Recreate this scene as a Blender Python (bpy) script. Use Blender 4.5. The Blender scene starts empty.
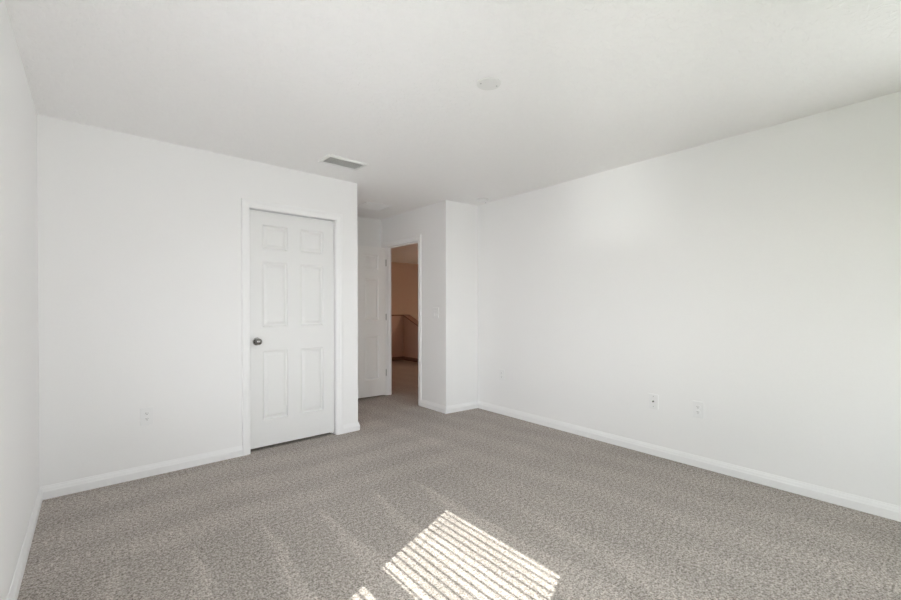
import bpy, bmesh, math, random
from mathutils import Vector, Matrix

# ---------------------------------------------------------------- basics
random.seed(4)
SC = bpy.context.scene
C = SC.collection
H = 2.44                                  # ceiling height
# surveyed room corners (metres)
XL0, XL1 = -0.2450, -0.2992               # left wall x at y=-1.6 and at its far corner
YF = -1.60                                # wall behind the camera
YA0, YA1 = 3.7604, 3.8925                 # closet wall, slightly out of square
XE = 1.983                                # end of the closet wall
YC = 5.315                                # end of the entry nook
XJ = 3.0717                               # wall with the entry door
YB0, YB1 = 3.8563, 3.8345                 # short wall beside it
XR0, XR1 = 3.5134, 3.5475                 # right wall x at y=-1.6 and at far corner

# ---------------------------------------------------------------- camera
cam_d = bpy.data.cameras.new('camera')
cam = bpy.data.objects.new('camera', cam_d); C.objects.link(cam)
cam.location = (0, 0, 1.22185)
cam_d.sensor_fit = 'HORIZONTAL'; cam_d.sensor_width = 36.0
cam_d.lens = 431.516 / 901 * 36.0
cam_d.shift_y = 9.2325 / 901
cam_d.clip_start = 0.02
cam.rotation_mode = 'XYZ'
_R = Matrix.Rotation(-0.683083, 3, 'Z') @ Matrix.Rotation(math.pi/2 - 0.00589, 3, 'X') @ Matrix.Rotation(-0.001435, 3, 'Z')
cam.rotation_euler = _R.to_euler('XYZ')
SC.camera = cam

# ---------------------------------------------------------------- world, sun, window light, exposure
world = bpy.data.worlds.new('sky'); SC.world = world; world.use_nodes = True
wn = world.node_tree; wn.nodes.clear()
wo = wn.nodes.new('ShaderNodeOutputWorld'); wb = wn.nodes.new('ShaderNodeBackground')
ws = wn.nodes.new('ShaderNodeTexSky'); ws.sky_type = 'NISHITA'; ws.sun_disc = False
ws.sun_elevation = math.radians(42); ws.sun_rotation = math.radians(247)
wb.inputs['Strength'].default_value = 1.0
wh = wn.nodes.new('ShaderNodeHueSaturation'); wh.inputs['Saturation'].default_value = 0.22      # hazy white sky
wn.links.new(ws.outputs[0], wh.inputs['Color']); wn.links.new(wh.outputs[0], wb.inputs[0]); wn.links.new(wb.outputs[0], wo.inputs[0])

SUN_DIR = Vector((1.0, 0.432, -1.0)).normalized()
sd = bpy.data.lights.new('sun', 'SUN'); sd.energy = 10.0; sd.angle = math.radians(0.25); sd.color = (1.0, 0.955, 0.90)
so = bpy.data.objects.new('sun', sd); C.objects.link(so)
so.rotation_euler = SUN_DIR.to_track_quat('-Z', 'Y').to_euler(); so.location = (-6, -3, 7)

def area(name, loc, target, sx, sy, power, color):
    d = bpy.data.lights.new(name, 'AREA'); d.shape = 'RECTANGLE'; d.size = sx; d.size_y = sy
    d.energy = power; d.color = color
    o = bpy.data.objects.new(name, d); C.objects.link(o); o.location = loc
    o.rotation_euler = (Vector(target) - Vector(loc)).to_track_quat('-Z', 'Y').to_euler()
    return o
# area lamps boost daylight: left window, and the right window added for fill
DAY = (0.975, 0.975, 1.03)
def toward(loc, d): return tuple(Vector(loc) + Vector(d))
for nm, loc, d, sx, pw in (('daylight_left_window', (-0.58, 0.755, 1.33), (1, 1.15, 0.68), 0.8, 86),
                           ('added_fill_right_window', (XR0+0.22, -0.775, 1.33), (-1, 1.1, 0.1), 1.0, 19)):
    area(nm, loc, toward(loc, d), sx, 1.35, pw, DAY).data.spread = math.radians(110)
# spot lamp added outside: a soft beam through the added side window onto the right wall and ceiling
gd = bpy.data.lights.new('added_beam_spot', 'SPOT'); gd.energy = 3300; gd.spot_size = math.radians(16); gd.spot_blend = 0.3
gd.shadow_soft_size = 0.65; gd.color = (1.0, 0.98, 0.95)
go = bpy.data.objects.new('added_beam_spot', gd); C.objects.link(go); go.location = (-12.0, -7.95, -2.75)
go.rotation_euler = (Vector((-0.3, -0.43, 1.40)) - go.location).to_track_quat('-Z', 'Y').to_euler()
for nm, loc, tgt, sx in (('sky_portal_front', (1.65, -1.76, 1.33), (1.65, 5, 1.33), 1.8), ('sky_portal_right', (XR0+0.13, -0.775, 1.33), (-5, -0.775, 1.33), 1.05), ('sky_portal_left', (-0.43, 0.755, 1.33), (5, 0.755, 1.33), 0.84), ('sky_portal_side', (-0.42, -0.38, 1.33), (5, -0.38, 1.33), 0.84)):
    area(nm, loc, tgt, sx, 1.41, 1, DAY).data.cycles.is_portal = True

SC.view_settings.view_transform = 'Standard'; SC.view_settings.look = 'None'
SC.view_settings.gamma = 1.0; SC.view_settings.use_curve_mapping = False
SC.view_settings.exposure = 0.0
SC.cycles.use_denoising = True
SC.cycles.max_bounces = 24; SC.cycles.diffuse_bounces = 16; SC.cycles.transparent_max_bounces = 16
SC.cycles.sample_clamp_indirect = 8.0

# ---------------------------------------------------------------- materials
def mat(name, color, rough=0.6, metal=0.0, spec=0.4, bump=None, emit=None):
    m = bpy.data.materials.new(name); m.use_nodes = True
    nt = m.node_tree; b = nt.nodes['Principled BSDF']
    b.inputs['Base Color'].default_value = (*color, 1); b.inputs['Roughness'].default_value = rough
    b.inputs['Metallic'].default_value = metal; b.inputs['Specular IOR Level'].default_value = spec
    if emit:
        b.inputs['Emission Color'].default_value = (*emit[0], 1); b.inputs['Emission Strength'].default_value = emit[1]
    tc = nt.nodes.new('ShaderNodeTexCoord')
    n = nt.nodes.new('ShaderNodeTexNoise'); n.inputs['Scale'].default_value = bump[0] if bump else 40
    n.inputs['Detail'].default_value = bump[3] if bump and len(bump) > 3 else 3
    nt.links.new(tc.outputs['Object'], n.inputs['Vector'])
    # faint tonal variation so that no surface is perfectly flat
    mx = nt.nodes.new('ShaderNodeMix'); mx.data_type = 'RGBA'
    mx.inputs[6].default_value = (*[c*0.985 for c in color], 1); mx.inputs[7].default_value = (*[min(1, c*1.012) for c in color], 1)
    nt.links.new(n.outputs['Fac'], mx.inputs[0]); nt.links.new(mx.outputs[2], b.inputs['Base Color'])
    if bump:
        bp = nt.nodes.new('ShaderNodeBump'); bp.inputs['Strength'].default_value = bump[1]; bp.inputs['Distance'].default_value = bump[2]
        nt.links.new(n.outputs['Fac'], bp.inputs['Height']); nt.links.new(bp.outputs[0], b.inputs['Normal'])
    return m

M_WALL = mat('wall_paint', (0.885, 0.881, 0.884), 0.75, spec=0.25, bump=(90, 0.10, 0.002))
M_TRIM = mat('trim_paint', (0.90, 0.898, 0.905), 0.38, spec=0.45)
M_DOOR = mat('door_paint', (0.815, 0.815, 0.812), 0.42, spec=0.4)
M_DOOR2 = mat('entry_door_paint', (0.91, 0.905, 0.90), 0.42, spec=0.4)
M_PLATE = mat('white_plastic', (0.86, 0.86, 0.865), 0.3, spec=0.5)
M_VENT = mat('vent_enamel', (0.80, 0.80, 0.79), 0.4)
M_DARK = mat('dark_slot', (0.03, 0.03, 0.03), 0.8)
M_DUCT = mat('duct_grey', (0.55, 0.55, 0.54), 0.8)
M_NICKEL = mat('satin_nickel', (0.30, 0.29, 0.28), 0.22, metal=1.0)
M_HINGE = mat('hinge_steel', (0.50, 0.50, 0.50), 0.35, metal=1.0)
M_BLIND = mat('blind_slat', (0.85, 0.85, 0.83), 0.14, spec=0.6)
M_VINYL = mat('window_vinyl', (0.88, 0.88, 0.87), 0.35)
M_HALL = mat('hallway_warm_tint', (0.67, 0.53, 0.46), 0.8, spec=0.2, bump=(90, 0.10, 0.002))  # white paint with some of the warm lamp light put into its colour
M_CAP = mat('painted_cap', (0.24, 0.15, 0.11), 0.5)
M_LAWN = mat('lawn', (0.12, 0.17, 0.06), 0.95, bump=(60, 0.5, 0.02))
M_SUN_BLOCK = mat('sun_block_soffit', (0.8, 0.8, 0.78), 0.7)
M_GLOBE = mat('lamp_globe', (0.9, 0.85, 0.75), 0.5, emit=((1.0, 0.62, 0.38), 1.2))

def ceiling_material():
    m = mat('ceiling_texture', (0.925, 0.920, 0.920), 0.85, spec=0.15)
    nt = m.node_tree; b = nt.nodes['Principled BSDF']
    tc = nt.nodes.new('ShaderNodeTexCoord')
    n = nt.nodes.new('ShaderNodeTexNoise'); n.inputs['Scale'].default_value = 26; n.inputs['Detail'].default_value = 4; n.inputs['Distortion'].default_value = 0.9
    r = nt.nodes.new('ShaderNodeValToRGB'); r.color_ramp.elements[0].position = 0.46; r.color_ramp.elements[1].position = 0.56
    bp = nt.nodes.new('ShaderNodeBump'); bp.inputs['Strength'].default_value = 0.6; bp.inputs['Distance'].default_value = 0.003
    nt.links.new(tc.outputs['Object'], n.inputs['Vector']); nt.links.new(n.outputs['Fac'], r.inputs[0])
    nt.links.new(r.outputs[0], bp.inputs['Height']); nt.links.new(bp.outputs[0], b.inputs['Normal'])
    return m
M_CEIL = ceiling_material()

def carpet_material():
    m = bpy.data.materials.new('carpet'); m.use_nodes = True
    nt = m.node_tree; L = nt.links; N = nt.nodes
    b = N['Principled BSDF']; b.inputs['Roughness'].default_value = 1.0; b.inputs['Specular IOR Level'].default_value = 0.05
    tc = N.new('ShaderNodeTexCoord')
    def noise(scale, detail, rough=0.5, dist=0.0):
        n = N.new('ShaderNodeTexNoise'); n.inputs['Scale'].default_value = scale; n.inputs['Detail'].default_value = detail
        n.inputs['Roughness'].default_value = rough; n.inputs['Distortion'].default_value = dist
        L.new(tc.outputs['Object'], n.inputs['Vector']); return n.outputs['Fac']
    def math_(op, a, bb=None, c=None, clamp=False):
        n = N.new('ShaderNodeMath'); n.operation = op; n.use_clamp = clamp
        for i, v in enumerate((a, bb, c)):
            if v is None: continue
            if isinstance(v, (int, float)): n.inputs[i].default_value = v
            else: L.new(v, n.inputs[i])
        return n.outputs[0]
    def smooth(v, a, bb):
        n = N.new('ShaderNodeMapRange'); n.interpolation_type = 'SMOOTHSTEP'
        n.inputs['From Min'].default_value = a; n.inputs['From Max'].default_value = bb
        L.new(v, n.inputs['Value']); return n.outputs[0]
    # tuft speckle
    sp = noise(125, 2, 0.7)
    sp2 = noise(52, 3, 0.7)
    s = math_('ADD', math_('MULTIPLY', sp, 0.62), math_('MULTIPLY', sp2, 0.38))
    ramp = N.new('ShaderNodeValToRGB'); L.new(s, ramp.inputs[0])
    e = ramp.color_ramp.elements
    e[0].position = 0.385; e[0].color = (0.195, 0.170, 0.152, 1)
    e[1].position = 0.615; e[1].color = (0.70, 0.65, 0.61, 1)
    mid = ramp.color_ramp.elements.new(0.5); mid.color = (0.43, 0.39, 0.362, 1)
    # vacuum tracks: the pile lies one way or the other
    xyz = N.new('ShaderNodeSeparateXYZ'); L.new(tc.outputs['Object'], xyz.inputs[0])
    wob = math_('SUBTRACT', noise(2.2, 2), 0.5)
    X = math_('ADD', xyz.outputs[0], math_('MULTIPLY', wob, 0.16))
    Y = math_('ADD', xyz.outputs[1], math_('MULTIPLY', wob, 0.22))
    fx = math_('FRACT', math_('DIVIDE', math_('ADD', X, 0.23), 0.335))
    reach = math_('MULTIPLY', math_('SUBTRACT', 2.62, Y), 0.55, clamp=True)         # wedge opens toward the camera
    width = math_('ADD', math_('MULTIPLY', reach, 0.75), 0.0)
    edge = math_('SUBTRACT', 0.80, math_('MULTIPLY', width, 1.0))
    wl = smooth(math_('SUBTRACT', fx, edge), -0.10, 0.14)
    wr = smooth(math_('SUBTRACT', 0.84, fx), -0.03, 0.05)
    near = smooth(math_('SUBTRACT', 2.60, Y), 0.0, 0.12)
    leftside = smooth(math_('SUBTRACT', 2.15, X), 0.0, 0.35)
    wedge = math_('MULTIPLY', math_('MULTIPLY', math_('MULTIPLY', wl, wr), near), leftside)
    fy = math_('FRACT', math_('DIVIDE', math_('ADD', Y, 0.07), 0.42))
    band = math_('MULTIPLY', smooth(fy, 0.10, 0.55), smooth(math_('SUBTRACT', 1.0, fy), 0.0, 0.20))
    far = smooth(math_('SUBTRACT', Y, 2.58), 0.0, 0.10)
    band = math_('MULTIPLY', math_('MULTIPLY', band, far), smooth(math_('SUBTRACT', 2.6, X), 0.0, 0.4))
    fr = math_('FRACT', math_('DIVIDE', math_('ADD', X, math_('MULTIPLY', Y, 0.12)), 0.36))
    run = math_('MULTIPLY', math_('MULTIPLY', smooth(fr, 0.15, 0.5), smooth(math_('SUBTRACT', 1.0, fr), 0.05, 0.35)), smooth(X, 1.9, 2.4))
    soft = math_('SUBTRACT', noise(1.3, 3), 0.5)
    patchy = math_('MULTIPLY', noise(3.1, 2), 1.6)
    tr = math_('ADD', math_('MULTIPLY', math_('ADD', math_('ADD', math_('MULTIPLY', wedge, 0.21), math_('MULTIPLY', band, 0.11)), math_('MULTIPLY', run, 0.08)), patchy), math_('MULTIPLY', soft, 0.22))
    gain = math_('ADD', tr, 0.905)
    vm = N.new('ShaderNodeVectorMath'); vm.operation = 'SCALE'
    L.new(ramp.outputs[0], vm.inputs[0]); L.new(gain, vm.inputs['Scale']); L.new(vm.outputs[0], b.inputs['Base Color'])
    bp = N.new('ShaderNodeBump'); bp.inputs['Strength'].default_value = 0.7; bp.inputs['Distance'].default_value = 0.006
    L.new(s, bp.inputs['Height']); L.new(bp.outputs[0], b.inputs['Normal'])
    return m
M_CARPET = carpet_material()

def glass_material():
    m = bpy.data.materials.new('window_glass'); m.use_nodes = True
    nt = m.node_tree; nt.nodes.clear()
    o = nt.nodes.new('ShaderNodeOutputMaterial'); t = nt.nodes.new('ShaderNodeBsdfTransparent'); g = nt.nodes.new('ShaderNodeBsdfGlossy')
    g.inputs['Roughness'].default_value = 0.02; t.inputs[0].default_value = (0.95, 0.97, 0.96, 1)
    x = nt.nodes.new('ShaderNodeMixShader'); x.inputs[0].default_value = 0.045
    nt.links.new(t.outputs[0], x.inputs[1]); nt.links.new(g.outputs[0], x.inputs[2]); nt.links.new(x.outputs[0], o.inputs[0])
    return m
M_GLASS = glass_material()

# ---------------------------------------------------------------- mesh helpers
class MB:
    """collects faces; build() links them as ONE object"""
    def __init__(s): s.v = []; s.f = []
    def add(s, verts, faces):
        k = len(s.v); s.v += [tuple(v) for v in verts]; s.f += [tuple(i + k for i in f) for f in faces]; return s
    def box(s, a, b):
        (x0, y0, z0), (x1, y1, z1) = a, b
        v = [(x, y, z) for z in (z0, z1) for y in (y0, y1) for x in (x0, x1)]
        return s.add(v, [(0,2,3,1), (4,5,7,6), (0,1,5,4), (2,6,7,3), (0,4,6,2), (1,3,7,5)])
    def lathe(s, prof, c=(0,0,0), axis='z', n=40):
        vs = []; fs = []
        for (r, h) in prof:
            for i in range(n):
                a = 2*math.pi*i/n; p = (r*math.cos(a), r*math.sin(a), h)
                if axis == 'y': p = (p[0], p[2], p[1])
                if axis == 'x': p = (p[2], p[0], p[1])
                vs.append((p[0]+c[0], p[1]+c[1], p[2]+c[2]))
        for j in range(len(prof)-1):
            for i in range(n):
                fs.append((j*n+i, j*n+(i+1) % n, (j+1)*n+(i+1) % n, (j+1)*n+i))
        fs.append(tuple(range(n))[::-1]); fs.append(tuple((len(prof)-1)*n+i for i in range(n)))
        return s.add(vs, fs)
    def rbox(s, a, b, r=0.002, face=None):
        """box with chamfered edges all round"""
        (x0, y0, z0), (x1, y1, z1) = a, b
        bm = bmesh.new(); bmesh.ops.create_cube(bm, size=1)
        for v in bm.verts:
            v.co = Vector(((x0+x1)/2+v.co.x*(x1-x0), (y0+y1)/2+v.co.y*(y1-y0), (z0+z1)/2+v.co.z*(z1-z0)))
        bmesh.ops.bevel(bm, geom=list(bm.edges), offset=r, segments=2, profile=0.6, affect='EDGES')
        bm.verts.index_update()
        s.add([v.co.copy() for v in bm.verts], [[v.index for v in f.verts] for f in bm.faces]); bm.free()
        return s
    def build(s, name, m, parent=None, smooth=False):
        me = bpy.data.meshes.new(name); me.from_pydata(s.v, [], s.f); me.update()
        bm = bmesh.new(); bm.from_mesh(me); bmesh.ops.remove_doubles(bm, verts=bm.verts, dist=1e-6)
        bmesh.ops.recalc_face_normals(bm, faces=bm.faces); bm.to_mesh(me); bm.free()
        me.materials.append(m)
        o = bpy.data.objects.new(name, me); C.objects.link(o)
        if smooth:
            for p in me.polygons: p.use_smooth = True
            try: me.set_sharp_from_angle(angle=math.radians(35))
            except Exception: pass
        if parent: o.parent = parent
        return o
def struct(o): o['kind'] = 'structure'; return o
def empty(name, loc, rot=(0,0,0)):
    o = bpy.data.objects.new(name, None); C.objects.link(o); o.location = loc; o.rotation_euler = rot; o.empty_display_size = 0.05
    return o
def tag(o, label, cat, group=None):
    o['label'] = label; o['category'] = cat
    if group: o['group'] = group
    return o
def frame2(p0, p1):
    p0, p1 = Vector((*p0, 0)), Vector((*p1, 0)); u = (p1-p0).normalized(); return p0, u, (p1-p0).length

def wall(name, p0, p1, back, thick, z0=0.0, z1=H, holes=(), m=None):
    """slab from p0 to p1, visible side on that line, thickness toward 'back' (unit 2D), with rectangular holes (s0,s1,za,zb)"""
    o, u, L = frame2(p0, p1); n = Vector((*back, 0)).normalized()
    S = sorted({0.0, L, *[h[0] for h in holes], *[h[1] for h in holes]})
    Z = sorted({z0, z1, *[h[2] for h in holes], *[h[3] for h in holes]})
    solid = lambda i, j: 0 <= i < len(S)-1 and 0 <= j < len(Z)-1 and not any(h[0]-1e-6 < (S[i]+S[i+1])/2 < h[1]+1e-6 and h[2] < (Z[j]+Z[j+1])/2 < h[3] for h in holes)
    P = lambda s, z, k: o + u*s + n*(thick*k) + Vector((0, 0, z))
    mb = MB()
    for i in range(len(S)-1):
        for j in range(len(Z)-1):
            if not solid(i, j): continue
            a, b, c, d = S[i], S[i+1], Z[j], Z[j+1]
            mb.add([P(a,c,0), P(b,c,0), P(b,d,0), P(a,d,0)], [(0,1,2,3)])
            mb.add([P(a,c,1), P(b,c,1), P(b,d,1), P(a,d,1)], [(3,2,1,0)])
            if not solid(i-1, j): mb.add([P(a,c,0), P(a,d,0), P(a,d,1), P(a,c,1)], [(0,1,2,3)])
            if not solid(i+1, j): mb.add([P(b,c,0), P(b,c,1), P(b,d,1), P(b,d,0)], [(0,1,2,3)])
            if not solid(i, j-1): mb.add([P(a,c,0), P(a,c,1), P(b,c,1), P(b,c,0)], [(0,1,2,3)])
            if not solid(i, j+1): mb.add([P(a,d,0), P(b,d,0), P(b,d,1), P(a,d,1)], [(0,1,2,3)])
    return struct(mb.build(name, m or M_WALL))

BASE_PROF = [(0.0, 0.0), (0.0145, 0.0), (0.0145, 0.048), (0.0135, 0.052), (0.0115, 0.055), (0.0105, 0.062), (0.0085, 0.069), (0.0055, 0.075), (0.0045, 0.080), (0.0035, 0.083), (0.0, 0.083)]
def baseboards(names, pts, closed=False, m=None):
    """mitred baseboard, one object per wall; the room is to the right of the path"""
    P = [Vector(p) for p in pts]; n = len(P); seg = n-1
    nr = lambda i: Vector(((P[i+1]-P[i]).normalized().y, -(P[i+1]-P[i]).normalized().x))
    def mit(i):
        if i == 0: return nr(0)
        if i == n-1: return nr(n-2)
        a, b = nr(i-1), nr(i); s = (a+b).normalized(); return s / s.dot(a)
    for i in range(seg):
        if names[i] is None: continue
        mb = MB(); K = len(BASE_PROF); vs = []
        for j in (i, i+1):
            for d, z in BASE_PROF: q = P[j] + mit(j)*d; vs.append((q.x, q.y, z))
        mb.add(vs, [(k, (k+1) % K, K+(k+1) % K, K+k) for k in range(K)] + [tuple(range(K)), tuple(range(2*K-1, K-1, -1))])
        struct(mb.build(names[i], m or M_TRIM))

CAS_PROF = [(0.0, 0.0), (0.0, 0.0085), (0.002, 0.0105), (0.010, 0.011), (0.014, 0.0125), (0.020, 0.0135), (0.034, 0.014), (0.038, 0.0165), (0.052, 0.0175), (0.058, 0.0165), (0.061, 0.013), (0.061, 0.0)]
def casing(name, p0, p1, nrm, s0, s1, zt, zb=0.0, closed=False, m=None):
    o, u, L = frame2(p0, p1); n = Vector((*nrm, 0)).normalized()
    corners = [(s0, zb, -1, -1 if closed else 0), (s0, zt, -1, 1), (s1, zt, 1, 1), (s1, zb, 1, -1 if closed else 0)]
    K = len(CAS_PROF); vs = []
    for (s, z, ds, dz) in corners:
        for a, b in CAS_PROF: vs.append(o + u*(s+ds*a) + n*b + Vector((0, 0, z+dz*a)))
    fs = []; rng = range(4) if closed else range(3)
    for c in rng:
        c2 = (c+1) % 4
        for k in range(K): fs.append((c*K+k, c*K+(k+1) % K, c2*K+(k+1) % K, c2*K+k))
    if not closed: fs += [tuple(range(K)), tuple(range(4*K-1, 3*K-1, -1))]
    return struct(MB().add(vs, fs).build(name, m or M_TRIM))

def jamb(name, p0, p1, back, s0, s1, zt, depth, stop_at, m=None):
    """lining boards of a door opening (20 mm) and the thin stop strip"""
    o, u, L = frame2(p0, p1); n = Vector((*back, 0)).normalized(); mb = MB()
    def b(sa, sb, da, db, za, zb):
        vs = [o+u*s+n*d+Vector((0,0,z)) for z in (za, zb) for d in (da, db) for s in (sa, sb)]
        mb.add(vs, [(0,2,3,1), (4,5,7,6), (0,1,5,4), (2,6,7,3), (0,4,6,2), (1,3,7,5)])
    t = 0.02
    b(s0-t, s0, -0.0005, depth+0.0005, 0, zt+t); b(s1, s1+t, -0.0005, depth+0.0005, 0, zt+t); b(s0, s1, -0.0005, depth+0.0005, zt, zt+t)
    a, e = stop_at
    b(s0, s0+0.011, a, e, 0, zt); b(s1-0.011, s1, a, e, 0, zt); b(s0+0.011, s1-0.011, a, e, zt-0.011, zt)
    return struct(mb.build(name, m or M_TRIM))

def door_leaf(name, w, h, t, m=M_DOOR):
    """six raised panels on both faces; local x across from one edge, z up, faces at y=0 (front) and y=t"""
    pw = 0.219; st = (w - 2*pw - 0.116)/2
    xs = [(st, st+pw), (w-st-pw, w-st)]
    zs = [(0.222, 0.819), (1.024, 1.583), (1.690, h-0.106)]
    mb = MB()
    X = sorted({0, w, *[a for p in xs for a in p]}); Z = sorted({0, h, *[a for p in zs for a in p]})
    for y0, sg in ((0.0, 1), (t, -1)):
        for i in range(len(X)-1):
            for j in range(len(Z)-1):
                cx, cz = (X[i]+X[i+1])/2, (Z[j]+Z[j+1])/2
                pan = any(a < cx < b for a, b in xs) and any(a < cz < b for a, b in zs)
                a, b, c, d = X[i], X[i+1], Z[j], Z[j+1]
                if not pan:
                    mb.add([(a,y0,c), (b,y0,c), (b,y0,d), (a,y0,d)], [(0,1,2,3)]); continue
                rings = [(0, 0), (0.003, 0.002), (0.008, 0.0105), (0.012, 0.012), (0.020, 0.012), (0.040, 0.003), (0.044, 0.002)]
                vs = []; fs = []
                for (q, dep) in rings:
                    y = y0 + sg*dep; vs += [(a+q,y,c+q), (b-q,y,c+q), (b-q,y,d-q), (a+q,y,d-q)]
                for k in range(len(rings)-1):
                    for e in range(4): fs.append((k*4+e, k*4+(e+1) % 4, (k+1)*4+(e+1) % 4, (k+1)*4+e))
                fs.append(tuple(range(len(vs)-4, len(vs)))); mb.add(vs, fs)
    for a, b in (((0,0,0),(0,t,h)), ((w,0,0),(w,t,h))): mb.add([(a[0],0,0), (a[0],t,0), (a[0],t,h), (a[0],0,h)], [(0,1,2,3)])
    for z in (0, h): mb.add([(0,0,z), (w,0,z), (w,t,z), (0,t,z)], [(0,1,2,3)])
    return struct(mb.build(name, m))

def knob(parent, x, z, y, sg):
    """door knob: rosette, neck and ball along local y, pointing to sg"""
    prof = [(0.033, 0), (0.033, 0.004), (0.030, 0.008), (0.014, 0.010), (0.012, 0.026), (0.016, 0.031), (0.024, 0.036), (0.0275, 0.044), (0.0275, 0.052), (0.024, 0.060), (0.016, 0.065), (0.004, 0.067)]
    mb = MB(); mb.lathe([(r, sg*hh) for r, hh in prof], (x, y, z), 'y')
    return mb.build('door_knob', M_NICKEL, parent, smooth=True)

# ---------------------------------------------------------------- floor, ceiling, ground
fl = MB().box((-0.45, -1.72, -0.30), (5.545, 8.50, 0.0)).build('floor', M_CARPET); struct(fl)
struct(MB().box((5.545, 3.9, -2.9), (7.6, 10.4, -2.7)).box((2.9, 8.5, -2.9), (5.545, 10.4, -2.7)).build('floor_stairwell', M_CARPET))
ce = MB().box((-0.45, -1.72, H), (7.6, 10.4, H+0.16)).build('ceiling', M_CEIL); struct(ce)
struct(MB().box((-45, -45, -3.15), (45, 45, -3.0)).build('ground', M_LAWN))

# ---------------------------------------------------------------- walls
# left wall with its window (hidden beside the camera, the sun comes through it)
WY0, WY1, WZ0, WZ1 = 0.285, 1.210, 0.62, 2.085
VY0, VY1 = -0.80, -0.06  # second left window, added unseen and sized to pass the wall beam
TL = 0.13
pl0, pl1 = (XL0, YF), (XL1, YA0)
kL = (pl1[1]-pl0[1]); lenL = math.hypot(pl1[0]-pl0[0], kL)
wall('wall_left', pl0, (XL1 - 0.0012, YA0+0.115), (-1, 0), TL, holes=[(WY0-YF, WY1-YF, WZ0, WZ1), (VY0-YF, VY1-YF, WZ0, WZ1)])
# wall behind the camera with an unseen wide window added for soft fill
FW = (0.75, 2.55, 0.62, 2.03)
wall('wall_front', (XL0-TL, YF), (XR0+0.12, YF), (0, -1), 0.13, holes=[(FW[0]-(XL0-TL), FW[1]-(XL0-TL), FW[2], FW[3])])
RY0, RY1 = -1.30, -0.25                   # window added in the right wall, behind the camera, to light the left wall
wall('wall_right', (XR0, YF), (XR1, YB1), (1, 0), 0.12, holes=[(RY0-YF, RY1-YF, WZ0, WZ1)])
# closet wall
pA0, pA1 = (XL1, YA0), (XE, YA1)
uA = Vector((XE-XL1, YA1-YA0)).normalized(); nA = Vector((uA.y, -uA.x))        # nA points into the room
cs0, cs1, czt = 1.272, 2.050, 2.047
wall('wall_back', pA0, pA1, (-nA.x, -nA.y), 0.115, holes=[(cs0-0.02, cs1+0.02, -0.001, czt+0.02)])
casing('trim_1', pA0, pA1, (nA.x, nA.y), cs0-0.004, cs1+0.005, czt+0.005)
jamb('trim_2', pA0, pA1, (-nA.x, -nA.y), cs0, cs1, czt, 0.115, (0.068, 0.098))
# nook
wall('wall_nook_left', (XE, YA1+0.112), (XE, YC), (-1, 0), 0.115)
wall('wall_nook_end', (XE-0.115, YC), (XJ+0.072, YC), (0, 1), 0.115)
eY0, eY1, ezt = 4.402, 5.172, 2.040
TE = 0.072
wall('wall_entry', (XJ, YB0+0.10), (XJ, YC), (1, 0), TE, holes=[(eY0-0.02-YB0-0.10, eY1+0.02-YB0-0.10, -0.001, ezt+0.02)])
wall('wall_corner', (XJ, YB0), (XR1+0.12, YB1), (0, 1), 0.10)
pE0, pE1 = (XJ, 0.0), (XJ, 10.0)
casing('trim_3', pE0, pE1, (-1, 0), eY0-0.005, eY1+0.005, ezt+0.005)
jamb('trim_4', pE0, pE1, (1, 0), eY0, eY1, ezt, TE, (0.040, 0.068))
casing('trim_5', (XJ+TE, 0.0), (XJ+TE, 10.0), (1, 0), eY0-0.005, eY1+0.005, ezt+0.005)
# closet inside
wall('wall_closet', (XL1-0.13, YA0+0.85), (XE-0.115, YA0+0.85), (0, 1), 0.1)
wall('wall_closet_left', (XL1, YA0+0.115), (XL1, YA0+0.85), (-1, 0), 0.1)

# baseboards, the room on the right of the walk
def onA(s): q = Vector(pA0) + uA*s; return (q.x, q.y)
baseboards(['baseboard_left', 'baseboard_back'], [(XL0, YF), pl1, onA(cs0-0.004-0.061)])
baseboards(['baseboard_closet', 'baseboard_nook_left', 'baseboard_nook_end', 'baseboard_nook_right'],
           [onA(cs1+0.005+0.061), pA1, (XE, YC), (XJ, YC), (XJ, eY1+0.066)])
baseboards(['baseboard_entry', 'baseboard_corner', 'baseboard_right', 'baseboard_front'],
           [(XJ, eY0-0.066), (XJ, YB0), (XR1, YB1), (XR0, YF), (XL0, YF)])

# ---------------------------------------------------------------- hallway and stairwell beyond the entry
HX = XJ+TE
wall('wall_hallway_near', (XR1+0.12, YB1+0.1), (7.5, YB1+0.1), (0, -1), 0.1, z0=-2.7, m=M_HALL)
wall('wall_hallway_left', (HX, YC+0.115), (HX, 8.5), (-1, 0), 0.1, m=M_HALL)
wall('wall_stairwell_left', (HX, 8.5), (HX, 10.15), (-1, 0), 0.1, z0=-2.7, m=M_HALL)
wall('wall_stairwell_far', (HX-0.1, 10.15), (7.5, 10.15), (0, 1), 0.1, z0=-2.7, m=M_HALL)
wall('wall_stairwell_right', (7.4, YB1+0.1), (7.4, 10.15), (1, 0), 0.1, z0=-2.7, m=M_HALL)
wall('wall_stair_guard', (HX, 8.38), (5.43, 8.38), (0, 1), 0.115, z1=1.015, m=M_HALL)
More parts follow.
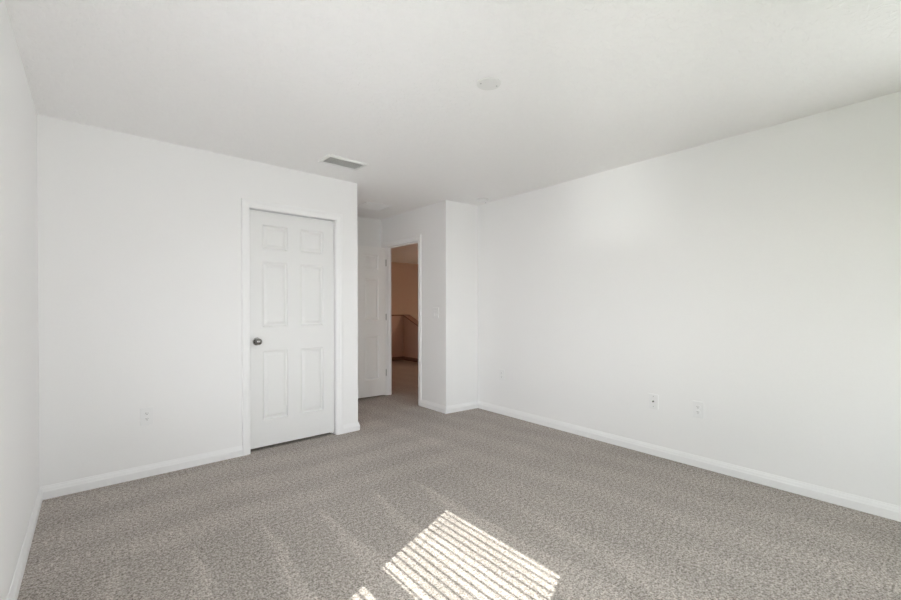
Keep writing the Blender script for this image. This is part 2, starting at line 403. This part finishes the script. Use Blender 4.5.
# sloping guard wall that goes down beside the stairs
y0, y1, za, zb = 8.495, 6.3, 1.015, 0.215
mb = MB(); mb.add([(x, y, z) for x in (5.43, 5.545) for (y, z) in ((y0, 0), (y1, 0), (y1, zb), (8.38, za), (y0, za))],
                  [(0,1,2,3,4), (9,8,7,6,5), (0,5,6,1), (1,6,7,2), (2,7,8,3), (3,8,9,4), (4,9,5,0)])
struct(mb.build('wall_stair_slope', M_HALL))
mb = MB(); mb.box((HX, 8.355, 1.015), (5.57, 8.52, 1.04))
t = 0.026
mb.add([(x, y, z) for x in (5.405, 5.57) for (y, z) in ((8.355, za), (y1-0.02, zb-0.007), (y1-0.02, zb+t-0.007), (8.355, za+t-0.001))],
       [(0,1,2,3), (7,6,5,4), (0,4,5,1), (1,5,6,2), (2,6,7,3), (3,7,4,0)])
struct(mb.build('trim_6', M_CAP))
baseboards(['baseboard_hallway', 'baseboard_stairs'], [(HX, 8.38), (5.43, 8.38), (5.43, 6.3)], m=M_CAP)
# warm ceiling lamp of the hallway, out of the picture
g = empty('ceiling_light', (6.5, 6.7, H)); tag(g, 'warm flush ceiling lamp in the hallway beyond the open door', 'lamp')
MB().lathe([(0.15, 0), (0.15, -0.02), (0.145, -0.025)]).build('lamp_base', M_NICKEL, g, True)
MB().lathe([(0.14, -0.025), (0.135, -0.06), (0.11, -0.09), (0.06, -0.108), (0.01, -0.112)]).build('lamp_globe', M_GLOBE, g, True)
pd = bpy.data.lights.new('hall_lamp', 'POINT'); pd.energy = 22; pd.color = (1.0, 0.66, 0.48); pd.shadow_soft_size = 0.12
po = bpy.data.objects.new('hall_lamp', pd); C.objects.link(po); po.location = (6.5, 6.7, H-0.28)

# ---------------------------------------------------------------- windows
def window(name, axis, w0, w1, z0, z1, plane, inward, panels=1, rail_z=None):
    """vinyl window set in the wall opening. axis 'y': opening runs along y, plane = x of the glass; axis 'x' likewise."""
    def B(mb, a0, a1, d0, d1, za, zb):
        d0, d1 = sorted((plane+inward*d0, plane+inward*d1))
        if axis == 'y': mb.box((d0, a0, za), (d1, a1, zb))
        else: mb.box((a0, d0, za), (a1, d1, zb))
    root = MB()
    f = 0.028
    B(root, w0, w0+f, -0.03, 0.03, z0, z1); B(root, w1-f, w1, -0.03, 0.03, z0, z1)
    B(root, w0+f, w1-f, -0.03, 0.03, z0, z0+f); B(root, w0+f, w1-f, -0.03, 0.03, z1-f, z1)
    step = (w1-w0)/panels
    for k in range(1, panels): B(root, w0+k*step-0.03, w0+k*step+0.03, -0.03, 0.03, z0+f, z1-f)
    root = struct(root.build(name, M_VINYL))
    for k in range(panels):
        a0 = w0+k*step+(f if k == 0 else 0.03); a1 = w0+(k+1)*step-(f if k == panels-1 else 0.03)
        rz = rail_z
        for (za, zb, d) in ((z0+f, rz+0.035, 0.012), (rz-0.035, z1-f, -0.012)):
            s = MB(); q = 0.018; hh = 0.05
            B(s, a0, a0+q, d-0.010, d+0.010, za, zb); B(s, a1-q, a1, d-0.010, d+0.010, za, zb)
            B(s, a0+q, a1-q, d-0.010, d+0.010, za, za+hh); B(s, a0+q, a1-q, d-0.010, d+0.010, zb-hh, zb)
            s.build('sash', M_VINYL, root)
            g = MB(); B(g, a0+q, a1-q, d-0.002, d+0.002, za+hh, zb-hh); g.build('pane', M_GLASS, root)
    return root
window('window_1', 'y', WY0, WY1, WZ0, WZ1, -0.372, 1, 1, 1.335)
window('added_window_2', 'x', FW[0], FW[1], FW[2], FW[3], YF-0.09, 1, 3, 1.325)
window('added_window_3', 'y', VY0, VY1, WZ0, WZ1, -0.365, 1, 1, 1.345)
window('added_window_4', 'y', RY0, RY1, WZ0, WZ1, XR0+0.085, -1, 1, 1.345)
struct(MB().rbox((XR0-0.02, RY0, WZ0-0.002), (XR0+0.075, RY1, WZ0+0.016), 0.003).build('trim_10', M_TRIM))
for k, (a, b, x) in enumerate(((WY0, WY1, -0.262), (VY0, VY1, -0.252))):
    struct(MB().rbox((x-0.085, a, WZ0-0.002), (x+0.02, b, WZ0+0.016), 0.003).build('trim_%d' % (7+2*k), M_TRIM))
struct(MB().rbox((FW[0], YF-0.06, FW[2]-0.002), (FW[1], YF+0.02, FW[2]+0.016), 0.003).build('trim_8', M_TRIM))
struct(MB().box((-1.0, -2.90, 2.30), (7.6, -1.74, 2.60)).build('sun_block_eave', M_SUN_BLOCK))  # unseen eave added to keep direct sun out of the rear window

# two inch blinds in the left window
def blind(xw, y0, y1, label, PITCH=0.0457, TILT=math.radians(38), SW=0.049):
    bl = empty('window_blind', (xw-0.028, (y0+y1)/2, WZ1))
    tag(bl, label, 'blind')
    W2 = (y1-y0)/2-0.004
    MB().rbox((-0.026, -W2, -0.052), (0.026, W2, -0.001), 0.003).build('headrail', M_BLIND, bl)
    mb = MB(); nsl = 34; z = -0.075
    holes = (-W2+0.14, 0.0, W2-0.14)
    lowest = z
    for k in range(nsl):
        zc = z - k*PITCH
        if zc < -(WZ1-WZ0)+0.06: break
        lowest = zc
        ys = [-W2] + [a for h_ in holes for a in (h_-0.006, h_+0.006)] + [W2]
        def sl(ya, yb, u0, u1):
            seg = 10; vs = []
            for yy in (ya, yb):
                for i in range(seg+1):
                    u_ = u0+(u1-u0)*i/seg; crown = 0.0040*(1-(2*u_/SW)**2)
                    for th in (0.0, 0.0018):
                        a, b = u_, crown-th
                        vs.append((a*math.cos(TILT)+b*math.sin(TILT), yy, zc - a*math.sin(TILT)+b*math.cos(TILT)))
            q = 2*(seg+1); fs = []
            for i in range(seg):
                fs += [(2*i, 2*i+2, q+2*i+2, q+2*i), (2*i+1, q+2*i+1, q+2*i+3, 2*i+3)]
            fs += [(0, q, q+1, 1), (2*seg, 2*seg+1, q+2*seg+1, q+2*seg)]
            fs += [tuple([2*i for i in range(seg+1)] + [2*i+1 for i in range(seg, -1, -1)]), tuple([q+2*i for i in range(seg, -1, -1)] + [q+2*i+1 for i in range(seg+1)])]
            mb.add(vs, fs)
        for i in range(0, len(ys)-1):
            if i % 2 == 0: sl(ys[i], ys[i+1], -SW/2, SW/2)
            else: sl(ys[i], ys[i+1], -SW/2, -0.009); sl(ys[i], ys[i+1], 0.009, SW/2)
    me_s = mb.build('slats', M_BLIND, bl)
    MB().rbox((-0.025, -W2, lowest-PITCH-0.012), (0.025, W2, lowest-PITCH+0.002), 0.003).build('bottom_rail', M_BLIND, bl)
    for h_ in (holes[0], holes[2]):
        MB().box((-0.0008, h_-0.0008, lowest-PITCH), (0.0008, h_+0.0008, -0.05)).build('cord', M_BLIND, bl)
    MB().lathe([(0.004, -0.62), (0.004, -0.06)], (0.035, W2-0.06, 0), 'z', 12).build('tilt_wand', M_BLIND, bl)
blind(-0.262, WY0, WY1, 'white horizontal slat blind in the left wall window casting the striped sun patch')
blind(-0.252, VY0, VY1, 'white slat blind drawn up at the top of the added left wall window', 0.0055, 0.0)

# ---------------------------------------------------------------- doors
q = Vector(pA0) + uA*(cs0+0.005) - nA*0.030
d1 = door_leaf('door_1', cs1-cs0-0.010, 2.004, 0.035)
d1.location = (q.x, q.y, 0.027); d1.rotation_euler = (0, 0, math.atan2(uA.y, uA.x))
knob(d1, 0.058, 0.903, 0.0, -1)

LW = 0.762
d2 = door_leaf('door_2', LW, 2.004, 0.035, M_DOOR2)
d2.location = (3.036-LW, 5.137, 0.022)
knob(d2, 0.06, 0.905, 0.0, -1); knob(d2, 0.06, 0.905, 0.035, 1)
for z in (0.30, 1.06, 1.80):
    mb = MB(); mb.lathe([(0.0065, -0.045), (0.0065, 0.045)], (LW+0.006, -0.004, z), 'z', 14)
    mb.box((LW-0.0, 0.0, z-0.044), (LW+0.002, 0.03, z+0.044))
    mb.build('hinge', M_HINGE, d2, True)

# ---------------------------------------------------------------- wall plates (local: x across, z up, front toward -y)
def plate_base(name, w, h, loc, rot):
    e = empty(name, loc, (0, 0, rot))
    MB().rbox((-w/2, -0.0065, -h/2), (w/2, 0.0, h/2), 0.0028).build('plate', M_PLATE, e)
    return e
def screw(e, x, z, y=-0.0062, m=M_PLATE):
    mb = MB().lathe([(0.0036, y), (0.0036, y-0.0012), (0.002, y-0.0016)], (x, 0, z), 'y', 16)
    mb.box((x-0.003, y-0.0017, z-0.0004), (x+0.003, y-0.0015, z+0.0004)); mb.build('screw', m, e)
def outlet(loc, rot, label):
    e = plate_base('wall_outlet', 0.078, 0.124, loc, rot); tag(e, label, 'outlet', 'duplex wall outlets')
    for s in (-1, 1):
        zc = s*0.0195
        mb = MB(); n = 28; ring = []
        for i in range(n):
            a = 2*math.pi*i/n; ring.append((0.0172*math.cos(a), max(-0.0135, min(0.0135, 0.0172*math.sin(a)))+zc))
        vs = [(x, -0.0060, z) for x, z in ring] + [(x*0.96, -0.0088, zc+(z-zc)*0.96) for x, z in ring]
        mb.add(vs, [(i, (i+1) % n, n+(i+1) % n, n+i) for i in range(n)] + [tuple(range(n, 2*n))])
        r = mb.build('receptacle', M_PLATE, e)
        sl = MB().box((-0.0075, -0.0092, zc-0.001), (-0.0052, -0.0080, zc+0.0075)).box((0.0052, -0.0092, zc), (0.0070, -0.0080, zc+0.0065))
        sl.lathe([(0.0026, -0.0080), (0.0026, -0.0092)], (0, 0, zc-0.0065), 'y', 14)
        sl.build('slot', M_DARK, r)
    screw(e, 0, 0)
    return e
qa = Vector(pA0)+uA*0.562
outlet((qa.x, qa.y, 0.436), math.atan2(uA.y, uA.x), 'white duplex outlet low on the wall left of the closed closet door')
xr = lambda y: XR0 + (XR1-XR0)*(y-YF)/(YB1-YF)
rr = math.radians(-90.35)                                                       # plates on the right wall face -x
outlet((xr(1.353), 1.353, 0.437), rr, 'white duplex outlet nearest the camera on the long right wall')
outlet((xr(3.43), 3.43, 0.446), rr, 'white duplex outlet near the far end of the long right wall')
e = plate_base('cable_jack', 0.078, 0.120, (xr(1.696), 1.696, 0.441), rr)
tag(e, 'white cable jack plate with a round metal socket in its centre, on right wall', 'cable jack')
MB().lathe([(0.0075, -0.006), (0.0075, -0.010), (0.0048, -0.010), (0.0048, -0.018), (0.0040, -0.0185)], axis='y', n=20).build('connector', M_NICKEL, e, True)
MB().lathe([(0.0030, -0.0184), (0.0030, -0.0190)], axis='y', n=14).build('connector_hole', M_DARK, e)
screw(e, 0, 0.041, m=M_HINGE); screw(e, 0, -0.041, m=M_HINGE)
e = plate_base('light_switch', 0.118, 0.122, (XJ, 4.050, 1.148), math.radians(-90))
tag(e, 'white double light switch plate on the grey-shaded wall beside the open doorway', 'light switch')
for s in (-1, 1):
    xc = s*0.0232
    mb = MB(); mb.add([(xc-0.0165, -0.006, -0.0335), (xc+0.0165, -0.006, -0.0335), (xc+0.0165, -0.006, 0.0335), (xc-0.0165, -0.006, 0.0335),
                       (xc-0.0155, -0.0120, -0.0325), (xc+0.0155, -0.0120, -0.0325), (xc+0.0155, -0.0075, 0.0325), (xc-0.0155, -0.0075, 0.0325),
                       (xc-0.0155, -0.0080, 0.0), (xc+0.0155, -0.0080, 0.0)],
                      [(0,1,5,4), (4,5,9,8), (8,9,6,7), (7,6,2,3), (1,2,6,9,5), (0,4,8,7,3)])
    rk = mb.build('rocker', M_PLATE, e)
    for z in (-0.0485, 0.0485): screw(e, xc, z)

# ---------------------------------------------------------------- ceiling fittings
def register(name, label, cat, cx, cy, L, W, rot, frame_w, nl, drop, lean, slat_w, mat_f, mat_b):
    e = empty(name, (cx, cy, H), (0, 0, rot)); tag(e, label, cat)
    a, b = L/2, W/2; f = frame_w
    rings = [(0.0, 0.0), (0.0, -0.003), (0.006, -drop), (f-0.004, -drop), (f, -drop+0.003), (f, 0.0)]
    vs = []; fs = []
    for q, z in rings: vs += [(-a+q, -b+q, z), (a-q, -b+q, z), (a-q, b-q, z), (-a+q, b-q, z)]
    for k in range(len(rings)-1):
        for i in range(4): fs.append((k*4+i, k*4+(i+1) % 4, (k+1)*4+(i+1) % 4, (k+1)*4+i))
    MB().add(vs, fs).build('frame', mat_f, e)
    MB().box((-a+f-0.001, -b+f-0.001, -0.0015), (a-f+0.001, b-f+0.001, -0.0003)).build('duct_backing', mat_b, e)
    iw = W-2*f
    for k in range(nl):
        yc = -iw/2 + (k+0.5)*iw/nl; c, s_ = math.cos(lean), math.sin(lean)
        mb = MB(); w2 = slat_w/2; tt = 0.0007
        pts = [(-w2, -tt), (w2, -tt), (w2, tt), (-w2, tt)]
        pr = [(yc+p*c-r_*s_, -drop*0.5-0.0005-(p*s_+r_*c)) for p, r_ in pts]
        vs = [(x, y, z) for x in (-a+f-0.001, a-f+0.001) for y, z in pr]
        mb.add(vs, [(0,1,2,3), (7,6,5,4), (0,4,5,1), (1,5,6,2), (2,6,7,3), (3,7,4,0)]); mb.build('louver', mat_f, e)
    return e
register('ceiling_vent', 'small rectangular louvered air vent on the ceiling before the closet wall', 'vent', 1.600, 3.392, 0.355, 0.205, math.radians(3.3), 0.024, 6, 0.014, math.radians(-38), 0.024, M_VENT, M_DUCT)
register('return_vent', 'pale square air grille on the ceiling inside the entry nook', 'vent', 2.575, 4.640, 0.355, 0.305, 0, 0.022, 16, 0.010, math.radians(-3), 0.0158, M_TRIM, M_TRIM)

e = empty('ceiling_cover_plate', (1.655, 1.700, H)); tag(e, 'round white blank cover plate with two screws on the middle of the ceiling', 'cover plate')
MB().lathe([(0.0665, 0), (0.0665, -0.002), (0.0640, -0.0055), (0.060, -0.0065), (0.001, -0.0072)], n=64).build('disc', M_VENT, e, True)
for s in (-1, 1):
    MB().lathe([(0.0042, -0.0066), (0.0042, -0.0085), (0.0025, -0.0092)], (s*0.043, -s*0.018, 0), n=16).build('screw', M_HINGE, e)
e = empty('smoke_detector', (3.370, 3.560, H)); tag(e, 'small round white smoke detector on the ceiling in the far right corner', 'smoke detector')
MB().lathe([(0.066, 0), (0.066, -0.007), (0.064, -0.009), (0.052, -0.009), (0.052, -0.017)], n=48).build('mounting_base', M_VENT, e, True)
MB().lathe([(0.060, -0.016), (0.061, -0.026), (0.054, -0.034), (0.040, -0.036), (0.037, -0.033), (0.030, -0.033), (0.027, -0.038), (0.012, -0.041), (0.001, -0.041)], n=48).build('sensor_cap', M_PLATE, e, True)
MB().lathe([(0.004, -0.036), (0.004, -0.038)], (0.045, 0, 0.001), n=12).build('test_light', M_DARK, e)
